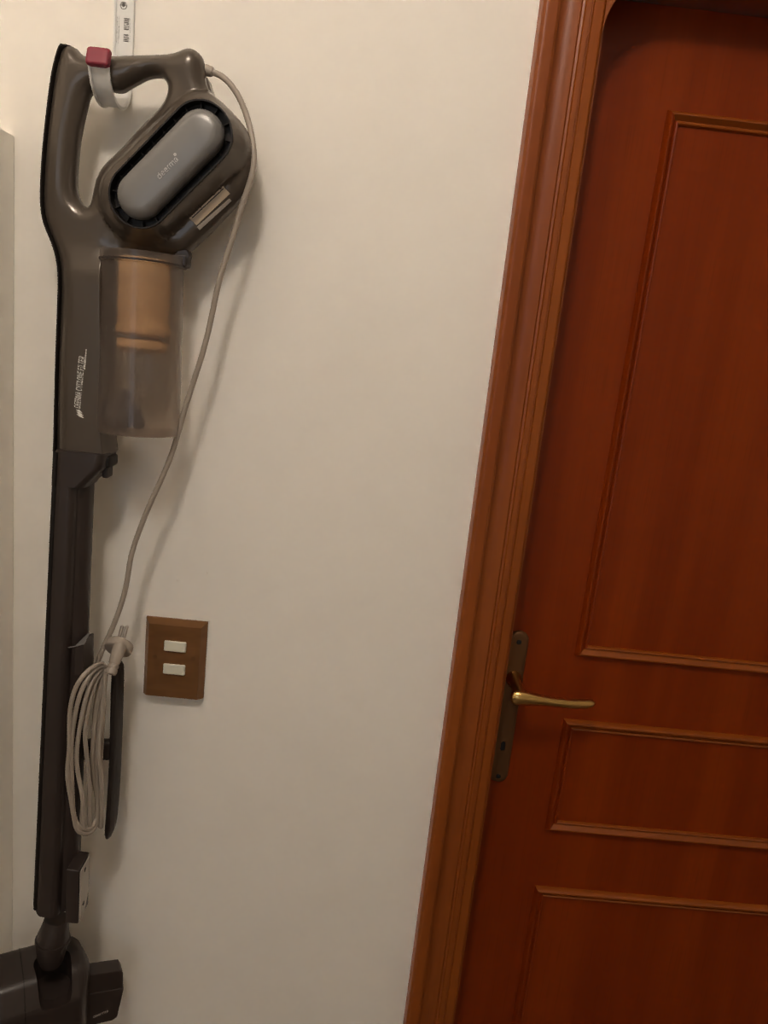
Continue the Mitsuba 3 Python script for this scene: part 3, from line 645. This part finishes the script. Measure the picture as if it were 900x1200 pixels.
loops = [  # (top x, y), left run at 830, 880, 930, bottom, and depth
    [(121,778,.084),(107,783,.088),(92,800,.092),(82,835,.094),(81,880,.094),(79,905,.094),(82,930,.094),(87,960,.093),(92,974,.091),(102,977,.088),(112,968,.082),(117,940,.078),(118,890,.076),(122,820,.076),(122,790,.079)],
    [(123,780,.082),(110,786,.087),(97,806,.090),(88,838,.092),(84,870,.092),(84,905,.092),(85,935,.092),(89,962,.091),(96,971,.089),(106,970,.085),(114,955,.080),(116,920,.078),(119,870,.078),(121,810,.078),(123,792,.080)],
    [(122,782,.080),(113,790,.085),(103,810,.088),(95,845,.089),(90,880,.089),(92,910,.089),(97,940,.089),(96,962,.088),(100,972,.087),(110,971,.083),(114,950,.081),(113,920,.080),(112,880,.080),(117,830,.080),(122,795,.080)],
    [(124,784,.078),(115,794,.083),(107,815,.086),(100,850,.087),(101,880,.087),(104,910,.086),(105,940,.085),(105,962,.084),(108,971,.082),(113,966,.080),(113,930,.080),(108,900,.081),(109,870,.081),(114,825,.080),(121,798,.080)],
    [(125,786,.084),(123,800,.086),(121,830,.087),(117,860,.087),(116,890,.087),(119,915,.087),(119,940,.086),(119,960,.084),(118,969,.081),(115,962,.078),(114,930,.078),(111,900,.079),(110,860,.079),(114,815,.080),(121,792,.081)],
]
for i, q in enumerate(loops):
    p = [P3(a_, b_, c_+.020*min(1, max(0, (118-a_)/20.))) for a_, b_, c_ in q]; m = sweep(np.vstack([spline(p+[p[0]], 150)]), circ(.0028, 12, .0023), up=(0,-1,0))
    add(V+'__power_cord__loop', m, 'cord_plastic', 60)
# plug: grip in front, round plate behind it, pins pointing up and back to the wall
pa, pb = P3(129.5, 790, .094), P3(141.5, 755, .072); pdir = unit(pb-pa); pl_ = np.linalg.norm(pb-pa)
pu = unit(np.cross(pdir, [0,1.,0])); pv = np.cross(pdir, pu)
gr = lathe([(0,0),(.0062,0),(.0068,.003),(.0066,.006),(.0058,.0065),(.0058,.0075),(.0066,.008),(.0066,.011),(.0058,.0115),(.0058,.0125),(.0066,.013),(.0070,.018),(.0078,.026),(.0082,pl_),(0,pl_)], 32)
add(V+'__power_cord__plug', place(gr, pa, pu, pv, pdir), 'cord_plastic', 40, 'plug tucked into the winding')
pd = P3(138.5, 760, .066)
ddir = unit(A([.12, .80, .62])); du_ = unit(np.cross(ddir, [0,0,1.])); dv_ = np.cross(ddir, du_)
disc = lathe([(0,-.004),(.014,-.004),(.0165,-.002),(.0165,.007),(.0155,.008),(0,.008)], 40)
add(V+'__power_cord__plug_plate', place(disc, pd, du_, dv_, ddir), 'cord_plastic', 40)
for s in (-1, 1):
    q0 = P3(142.5 if s > 0 else 137.0, 757, .064); pin = sweep([q0, q0+unit(A([.12,.35,.9]))*.024, q0+unit(A([.12,.35,.9]))*.0255], circ(.0021, 14), up=(0,-1,0), scale=A([1,1,.5]))
    add(V+'__power_cord__plug_pin', pin, 'steel', 40)

# ------------------------------------------------------------------ ceiling lamp
tag('ceiling_lamp', 'round opal glass lamp under the corridor ceiling', 'lamp')
g = trimesh.creation.icosphere(4, LAMP_R); g.apply_scale([1,1,.8]); g.apply_translation(LAMP)
scene['ceiling_lamp__globe'] = {**mikit.ply(g, 'opal_glass', smooth=True), 'emitter': {'type': 'area', 'radiance': {'type': 'rgb', 'value': LAMP_RGB}}}
add('ceiling_lamp__base', place(lathe([(0,0),(.06,0),(.055,.02),(.04,Z1-LAMP[2]-LAMP_R*.72),(0,Z1-LAMP[2]-LAMP_R*.72)], 32), A([LAMP[0], LAMP[1], Z1-.0005]), A([1.,0,0]), A([0,-1.,0]), A([0,0,-1.])), 'white_plastic', 40)
